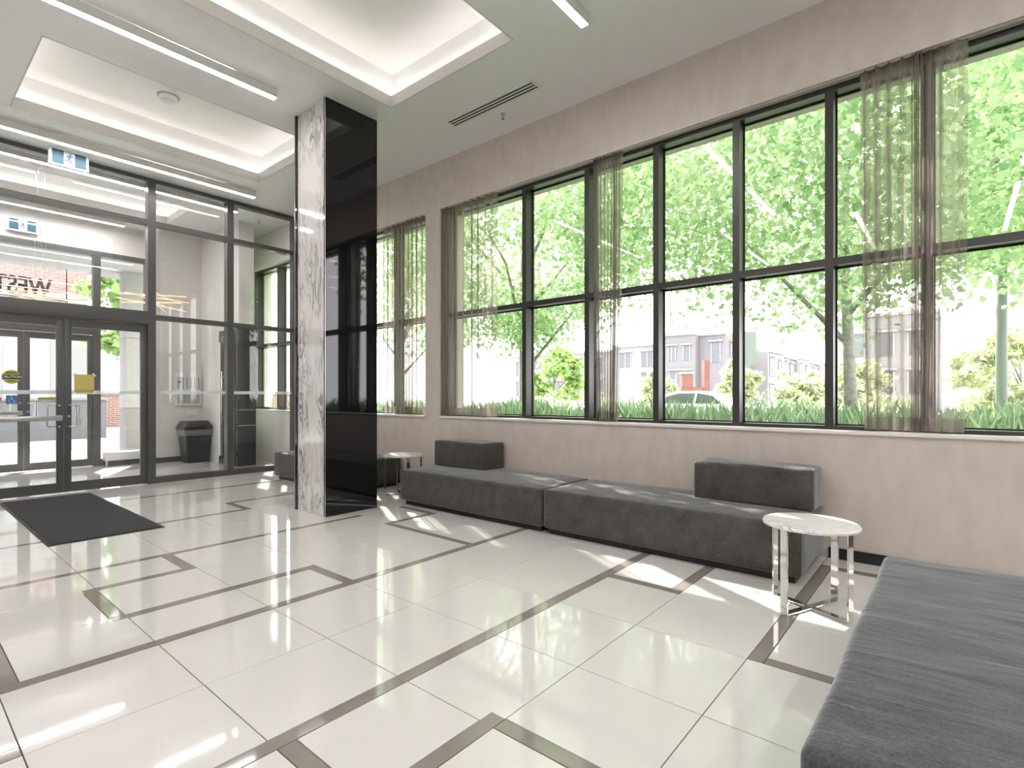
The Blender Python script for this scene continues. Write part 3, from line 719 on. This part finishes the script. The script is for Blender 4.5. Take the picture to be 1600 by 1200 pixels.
# ================================================================== outside the entrance
bx('pavement', 'paving', None, -30, 40, YO+.13, 70, -.35, -.03, kind='structure')
bx('trim_canopy', 'facade_white', None, -8, 4.4, YO+.2, 15.6, 4.12, 4.5, kind='structure')
oc = empty('canopy_column', (3.86, 14.7, 0), label='white panel clad column outside the outer doors', cat='column')
for z0, z1 in ((.0, 1.0), (1.01, 2.6), (2.61, 4.118)): ch(bx('cladding_panel', 'facade_white' if z0 > .5 else 'facade_light', oc, 3.62, 4.12, 14.45, 14.95, z0-.03 if z0 == 0 else z0, z1), oc)
sg = empty('entrance_letters', (1.6, 15.3, 3.2), label='brown metal sign letters above the entrance, seen reversed from behind', cat='sign')
def letters(s_, xr, z, size):
    t_ = text_mesh('letter_row', s_, size, 'letter_brown', sg, (xr, 15.3, z), (PI/2, 0, PI), .03, .012, 'LEFT', (.68, 1)); t_.matrix_parent_inverse = Matrix.Translation(-sg.location); return t_
letters('WEST', 2.455, 3.62, .52); letters('TOWER', 2.68, 3.01, .52)
for z in (3.40, 2.79): ch(bx('mounting_rail', 'frame_outer', sg, -.6, 2.75, 15.28, 15.31, z-.012, z+.012), sg)
for x in (-.5, 1.2, 2.72): ch(bx('hanger', 'frame_outer', sg, x-.012, x+.012, 15.29, 15.30, 2.78, 4.12), sg)
# brick block across the forecourt
bb = empty('brick_block', (0, 25, 0), label='brick clad building across the forecourt with a grey base', cat='building')
ch(bx('brick_wall', 'brick_far', bb, -14, 5.05, 25, 34, 5.0, 9.5), bb); ch(bx('grey_wall', 'facade_white', bb, -14, 5.05, 24.9, 34, -.03, 5.0), bb)
for k in range(6):
    x = -6+k*1.75; w_ = ch(bx('window', 'plastic_grey', bb, x, x+1.2, 24.86, 24.92, 1.2, 3.6), bb); ch(bx('window_bar', 'facade_white', bb, x+.57, x+.63, 24.84, 24.87, 1.2, 3.6), bb)
pw = empty('planter_wall', (0, 21, 0), label='long low grey planter wall across the forecourt', cat='planter')
ch(bx('wall', 'planter', pw, -9, 4.6, 20.4, 21.2, -.03, 1.15), pw); ch(bx('coping', 'facade_light', pw, -9.05, 4.65, 20.35, 21.25, 1.15, 1.22), pw)
bw = empty('brick_garden_wall', (8, 25, 0), label='low red brick wall beyond the white canopy column', cat='wall')
ch(bx('wall', 'brick_far', bw, 5.2, 14, 27, 27.3, -.03, 1.3), bw); ch(bx('coping', 'facade_light', bw, 5.15, 14.05, 26.95, 27.35, 1.3, 1.38), bw)
ps = empty('small_parking_sign', (6.6, 24, 0), label='small white sign plate on a thin post outside the doors', cat='sign')
ch(MB().cyl((6.35, 24.2, -.03), (6.35, 24.2, 2.5), .025, n=8).build('post', 'lamp_post', ps), ps); ch(bx('plate', 'paper_white', ps, 6.1, 6.75, 24.14, 24.17, 1.7, 2.35), ps)
for k, z in enumerate((2.2, 2.02, 1.86)): ch(bx('print_line', 'plastic_grey', ps, 6.2, 6.65-.08*k, 24.135, 24.141, z-.025, z+.025), ps)

# ================================================================== plants outside
def leaf_mesh(name, pts, size, mat, parent, rnd, lobed=True, up=.35):
    """many leaves of the given size scattered at the points, as one mesh"""
    n = len(pts); pts = np.asarray(pts, float)
    out = np.array([(0, -.5), (.22, -.28), (.5, -.1), (.24, .08), (.30, .38), (.0, .55), (-.30, .38), (-.24, .08), (-.5, -.1), (-.22, -.28)] if lobed else [(0, -.5), (.28, -.05), (0, .55), (-.28, -.05)])
    k = len(out)
    a = rnd.normal(size=(n, 3)); a /= np.linalg.norm(a, axis=1)[:, None]
    nn = rnd.normal(size=(n, 3)); nn[:, 2] += up*4; nn -= (nn*a).sum(1)[:, None]*a; nn /= np.linalg.norm(nn, axis=1)[:, None]
    c = np.cross(nn, a)
    s = size*rnd.uniform(.65, 1.25, n)
    fold = np.abs(out[:, 0])*.25
    V = pts[:, None, :]+s[:, None, None]*(out[None, :, 0, None]*c[:, None, :]+out[None, :, 1, None]*a[:, None, :]-fold[None, :, None]*nn[:, None, :])
    me = bpy.data.meshes.new(name)
    me.vertices.add(n*k); me.vertices.foreach_set('co', V.reshape(-1))
    me.loops.add(n*k); me.loops.foreach_set('vertex_index', np.arange(n*k, dtype=np.int32))
    me.polygons.add(n); me.polygons.foreach_set('loop_start', np.arange(n, dtype=np.int32)*k)
    me.update(calc_edges=True); me.validate()
    o = link(name, me, mat, parent, kind='stuff')
    if parent is not None: ch(o, parent)
    return o
def crown_points(rnd, clusters, per, spread):
    P = []
    for c_ in clusters: P.append(np.asarray(c_)+rnd.normal(size=(per, 3))*spread)
    return np.concatenate(P)
def tree(label, x, y, z0, zt, r, ncl, per, size, mat, seed, trunk=.11, low=2.6, squash=.8, group='trees outside the windows'):
    rnd = np.random.default_rng(seed); pr = random.Random(seed)
    t = empty('tree', (x, y, z0), label=label, cat='tree', group=group)
    cz = (low+zt)/2; hz = (zt-low)/2
    lean = (pr.uniform(-.15, .15), pr.uniform(-.15, .15))
    tp = [(x, y, z0), (x+lean[0]*.2, y+lean[1]*.3, z0+(low-z0)*.6), (x+lean[0], y+lean[1], low+hz*.4), (x+lean[0]*1.5, y, cz+hz*.7)]
    ch(MB().tube(tp, [trunk*1.15, trunk*.9, trunk*.7, trunk*.2], 10).build('trunk', 'bark', t, True), t)
    for k in range(7):
        a = k*2.4+seed; zb = z0+(low-z0)*.72+k*hz*.16
        e = Vector((x+math.cos(a)*r*.75, y+math.sin(a)*r*.75, zb+r*.55)); s0 = Vector((x+lean[0]*.5, y+lean[1]*.5, zb)); mi = (s0+e)/2+Vector((0, 0, .15*r))
        ch(MB().tube([s0, mi, e], [trunk*.5, trunk*.3, trunk*.08], 7).build('branch', 'bark', t, True), t)
    cl = []
    while len(cl) < ncl:
        v_ = rnd.uniform(-1, 1, 3); q = np.linalg.norm(v_)
        if .35 < q < 1: cl.append((x+v_[0]*r, y+v_[1]*r, cz+v_[2]*hz))
    leaf_mesh('foliage', crown_points(rnd, cl, per, np.array([.42, .42, .26])*r/3.6), size, mat, t, rnd)
    return t
tree('maple tree outside the long window, trunk behind the nearest curtain', 10.6, 1.35, .7, 9.0, 4.3, 420, 100, .112, 'leaf_maple', 2, .10, 2.75)
tree('maple tree outside, left of the narrow gathered curtain', 10.5, 8.4, .0, 8.6, 3.6, 300, 90, .12, 'leaf_maple', 5, .10, 2.55)
tree('maple tree outside, far right beyond the nearest curtain', 15.0, -2.6, .3, 9.5, 4.2, 240, 90, .145, 'leaf_maple', 8, .11, 2.9)
tree('maple tree outside, mostly hidden by the black column', 13.5, 17.0, .0, 8.5, 3.4, 90, 55, .17, 'leaf_maple', 12, .10, 2.9)
def street_tree(label, x, y, zt, r, mat, seed, low, z0=0., size=.24):
    return tree(label, x, y, z0, zt, r, 46, 60, size, mat, seed, .08, low, group='small trees along the street')
street_tree('small round bright green tree left of the gathered curtain, below the maples', 21.0, 14.8, 3.55, 1.35, 'leaf_street', 21, .7)
street_tree('young leafy tree beyond the forecourt doors', 6.15, 22.4, 6.7, 1.6, 'leaf_street', 22, 2.3, size=.32)
street_tree('pale yellow green tree right of the red brick pillar', 31.9, 9.6, 3.3, 1.2, 'leaf_pale', 23, .5)
street_tree('pale yellow green tree before the receding terrace row', 34.0, 7.0, 2.9, 1.4, 'leaf_pale', 24, .3)
street_tree('pale yellow green tree near the mullion left of the nearest curtain', 30.0, 3.6, 3.0, 1.5, 'leaf_pale', 25, .3)
street_tree('pale yellow green tree by the lamp post on the right', 24.0, -1.6, 3.6, 1.8, 'leaf_pale', 26, .2)
street_tree('pale small tree left of the grey house windows', 34.0, 15.6, 2.9, 1.2, 'leaf_pale', 27, .4)
def shrub(label, x, y, z0, r, h_, mat, seed, n=420, size=.14):
    rnd = np.random.default_rng(seed); s_ = empty('shrub', (x, y, z0), label=label, cat='shrub', group='shrubs beyond the grass')
    v_ = rnd.normal(size=(n, 3)); v_ /= np.linalg.norm(v_, axis=1)[:, None]; v_ *= rnd.uniform(.3, 1, (n, 1))**.4
    P_ = np.stack([x+v_[:, 0]*r, y+v_[:, 1]*r, z0+np.abs(v_[:, 2])*h_], 1)
    leaf_mesh('foliage', P_, size, mat, s_, rnd, False)
    for k in range(4):
        a = k*1.6; ch(MB().tube([(x, y, z0), (x+math.cos(a)*r*.5, y+math.sin(a)*r*.5, z0+h_*.7)], [.03, .01], 5).build('stem', 'bark', s_), s_)
shrub('dark bluish shrub right of the parked car', 21.0, 5.3, .0, 1.0, 1.55, 'leaf_dark', 31)
shrub('green shrub below the pale tree before the terrace row', 19.0, 3.7, .0, 1.1, 1.4, 'leaf_street', 32)
shrub('low shrub behind the grass under the left panes', 13.5, 9.6, .0, 1.0, 1.5, 'leaf_pale', 33)
shrub('low shrub right of the round bright green tree', 22.5, 13.0, .0, 1.1, 1.5, 'leaf_pale', 34)
shrub('pale shrub left of the mullion by the nearest curtain', 17.5, 1.6, .0, 1.2, 1.5, 'leaf_pale', 35)
shrub('broad pale shrub at the far right window edge', 13.6, -2.3, .0, 1.2, 1.75, 'leaf_pale', 36)
shrub('feathery pale shrub behind the nearest curtain', 13.1, 1.0, .0, 1.1, 1.5, 'leaf_pale', 37)
# raised grass bed along the window wall
bx('planting_bed', 'lawn', None, XO+.05, 10.9, -6, 12.0, -.3, .74, kind='structure')
bx('ground', 'lawn', None, 10.9, 15.0, -40, 60, -.4, -.02, kind='structure'); bx('road', 'asphalt', None, 15.0, 160, -60, YO+.1, -.4, -.025, kind='structure')
bx('street', 'asphalt', None, 40, 160, YO+.1, 90, -.4, -.025, kind='structure')
rnd = np.random.default_rng(77); n = 9000
gxx = rnd.uniform(XO+.35, 10.8, n); gyy = rnd.uniform(-2.6, 11.9, n); hh = rnd.uniform(.2, .46, n)*(1+.3*np.sin(gyy*2.1)*np.sin(gxx*1.7)); an = rnd.uniform(0, 2*PI, n); ln = rnd.uniform(.02, .22, n); wd_ = rnd.uniform(.006, .013, n)
ca, sa = np.cos(an), np.sin(an)
V = np.empty((n, 5, 3)); base = np.stack([gxx, gyy, np.full(n, .73)], 1); side = np.stack([-sa, ca, np.zeros(n)], 1)*wd_[:, None]
midp = base+np.stack([ca*ln*.3, sa*ln*.3, hh*.6], 1); tip = base+np.stack([ca*ln, sa*ln, hh], 1)
V[:, 0] = base-side; V[:, 1] = base+side; V[:, 2] = midp+side*.8; V[:, 3] = tip; V[:, 4] = midp-side*.8
me = bpy.data.meshes.new('grass'); me.vertices.add(n*5); me.vertices.foreach_set('co', V.reshape(-1)); me.loops.add(n*5); me.loops.foreach_set('vertex_index', np.arange(n*5, dtype=np.int32))
me.polygons.add(n); me.polygons.foreach_set('loop_start', np.arange(n, dtype=np.int32)*5); me.update(calc_edges=True); me.validate()
link('grass', me, 'grass_blade', None, label='tall soft green ornamental grass along the bottom of the windows', cat='grass', kind='stuff')

# ================================================================== street
def car(x, y, rz):
    c_ = empty('car', (x, y, 0), rz, label='white car parked beyond the grass outside the window', cat='car')
    body = [(-2.25, .35), (-2.3, .7), (-2.15, .92), (-1.5, 1.0), (1.0, .98), (1.9, .86), (2.25, .68), (2.28, .35)]
    MB().prism(body, 'Y', -.88, .88).build('body', 'car_white', c_)
    cab = [(-1.75, .98), (-1.15, 1.36), (-.6, 1.45), (.15, 1.44), (.6, 1.32), (1.15, .97)]
    q = MB(); bm = q.bm
    A = [bm.verts.new((u, -.80+(.16 if w > 1.2 else 0), w)) for u, w in cab]; Bv = [bm.verts.new((u, .80-(.16 if w > 1.2 else 0), w)) for u, w in cab]
    for i in range(6): bm.faces.new((A[i], A[(i+1) % 6], Bv[(i+1) % 6], Bv[i]))
    bm.faces.new(A[::-1]); bm.faces.new(Bv); q.build('roof', 'car_white', c_)
    for s_ in (-1, 1):
        for pts in ([(-1.35, 1.02), (-1.05, 1.28), (-.55, 1.37), (-.5, 1.02)], [(-.42, 1.02), (-.47, 1.37), (.1, 1.36), (.45, 1.27), (.85, 1.02)]):
            q = MB(); bm = q.bm
            a_ = [bm.verts.new((u, s_*(.825-.16*(w-1.0)/.4), w)) for u, w in pts]; b_ = [bm.verts.new((u, s_*(.80-.16*(w-1.0)/.4), w)) for u, w in pts]
            for i in range(len(pts)): bm.faces.new((a_[i], a_[(i+1) % len(pts)], b_[(i+1) % len(pts)], b_[i]))
            bm.faces.new(a_); bm.faces.new(b_[::-1]); q.build('side_window', 'car_glass', c_)
        for u in (-1.4, 1.4):
            w = MB().lathe([(.20, -.11), (.32, -.10), (.33, 0), (.32, .10), (.20, .11)], (u, s_*.80, .33), 24, 'Y').build('wheel', 'rubber', c_, 'auto'); MB().lathe([(.18, -.12), (.17, .12)], (u, s_*.80, .33), 16, 'Y').build('wheel_rim', 'steel', w)
    return c_
car(18.6, 7.4, math.radians(97))
def lamp_post(x, y, h_, r, label):
    p_ = empty('lamp_post', (x, y, 0), label=label, cat='lamp post')
    ch(MB().cyl((x, y, -.02), (x, y, h_), r, r*.8, 14).build('post', 'lamp_post', p_, True), p_); ch(MB().cyl((x, y, -.02), (x, y, .5), r*1.6, r*1.4, 14).build('base', 'lamp_post', p_, True), p_)
    ch(MB().tube([(x, y, h_-.1), (x-.5, y, h_+.25), (x-1.2, y, h_+.3)], [r*.5, r*.45, r*.4], 8).build('arm', 'lamp_post', p_, True), p_); ch(bx('lantern', 'plastic_grey', p_, x-1.6, x-1.1, y-.12, y+.12, h_+.22, h_+.34, bevel=.02), p_)
lamp_post(15.3, -.75, 6.5, .105, 'tall grey lamp post at the far right window edge')
bn = empty('banner_post', (26.4, 7.4, 0), label='post with a grey green street banner above the pale trees', cat='banner')
ch(MB().cyl((26.15, 7.75, -.02), (26.15, 7.75, 4.6), .06, n=10).build('post', 'lamp_post', bn), bn)
q = MB().box(0, .62, -.01, .01, 2.75, 4.3); o = q.build('banner', 'banner_green', bn); o.location = (26.2, 7.68, 0); o.rotation_euler = (0, 0, -math.radians(50)); ch(o, bn)
rs = empty('brick_monument', (29.8, 11.2, 0), rz=-math.radians(50), label='red brick monument sign with tall pillar by the street', cat='monument')
bx('pillar', 'brick_red', rs, .30, .60, -.2, .2, -.02, 3.27); bx('sign_block', 'brick_red', rs, -1.0, .25, -.2, .2, -.02, 1.75); bx('left_pillar', 'brick_red', rs, -.95, -.35, -.22, .22, 1.75, 2.5); bx('pillar_cap', 'facade_white', rs, -1.0, -.3, -.26, .26, 2.5, 2.62)
# terraced houses
def windows(parent, plane, at, rects, side=-1):
    for (u0, u1, z0, z1, nb) in rects:
        d_ = at+side*.06
        def B_(nm, mt, a, b_, c_, e_, o0, o1, par):
            return bx(nm, mt, par, min(o0, o1), max(o0, o1), a, b_, c_, e_) if plane == 'X' else bx(nm, mt, par, a, b_, min(o0, o1), max(o0, o1), c_, e_)
        fr = ch(B_('window', 'house_glass', u0, u1, z0, z1, at, d_, parent), parent)
        for k in range(nb+1):
            u = u0+(u1-u0)*k/nb; f2 = B_('window_bar', 'facade_white', u-.05, u+.05, z0, z1, d_, d_+side*.05, fr)
        hd = ch(B_('window_hood', 'roof_trim', u0-.25, u1+.25, z1+.15, z1+.3, at, at+side*.35, parent), parent)
def house(label, x0, x1, y0, y1, h_, mat, wx=(), wy=()):
    e = empty('terraced_house', ((x0+x1)/2, (y0+y1)/2, 0), label=label, cat='house', group='grey terraced houses across the street')
    ch(bx('wall', mat, e, x0, x1, y0, y1, -.03, h_), e); ch(bx('cornice', 'roof_trim', e, x0-(.3 if wx else 0), x1, y0-(0 if wx else .3), y1, h_, h_+.28), e)
    windows(e, 'X', x0, wx); windows(e, 'Y', y0, wy)
house('grey house behind the car, main block with two small upper windows', 59.4, 70, 22.6, 26.6, 8.2, 'facade_grey', [(24.9, 25.8, 5.3, 6.9, 2), (23.2, 24.0, 5.3, 6.9, 1), (23.2, 25.6, 1.6, 4.0, 3)])
house('grey house block right of the main block, ending at the street corner', 60.6, 70, 19.6, 22.58, 8.1, 'facade_grey', [(20.2, 21.2, 5.0, 7.2, 1)], [(62, 63.2, 4.6, 7.2, 2)])
house('lower grey house left of the main block, behind the gathered curtain', 61, 70, 26.62, 34, 7.4, 'facade_light', [(27.6, 30.0, 4.8, 6.6, 3), (27.6, 30.0, 2.0, 4.0, 3), (31.4, 33.0, 4.8, 6.6, 2)])
house('pale house behind the round bright green tree', 62, 72, 34.6, 52, 7.0, 'facade_light', [(36+3.4*k, 37.4+3.4*k, 4.2, 6.2, 2) for k in range(5)]+[(36+3.4*k, 37.4+3.4*k, 1.2, 3.2, 2) for k in range(5)])
for k in range(5):
    xa = 71+k*8.2
    house(['first (nearest)', 'second', 'third', 'fourth', 'fifth (farthest)'][k]+' house of the receding terrace row', xa, xa+8.1, 17.9+(.4 if k % 2 else 0), 26, 6.7-(.2 if k % 2 else 0), 'facade_grey' if k % 2 else 'facade_light', (), [(xa+.8, xa+3.0, 3.6, 6.0, 2), (xa+5, xa+6.6, 3.4, 5.8, 2), (xa+.8, xa+3.0, .6, 2.6, 2)])
house('pale tall house right of the terrace row, by the nearest curtain', 58, 68, 1.0, 9.0, 8.4, 'facade_light', [(2+2.2*k, 3.2+2.2*k, 4.8, 6.8, 1) for k in range(3)]+[(2+2.2*k, 3.2+2.2*k, 1.4, 3.4, 1) for k in range(3)])
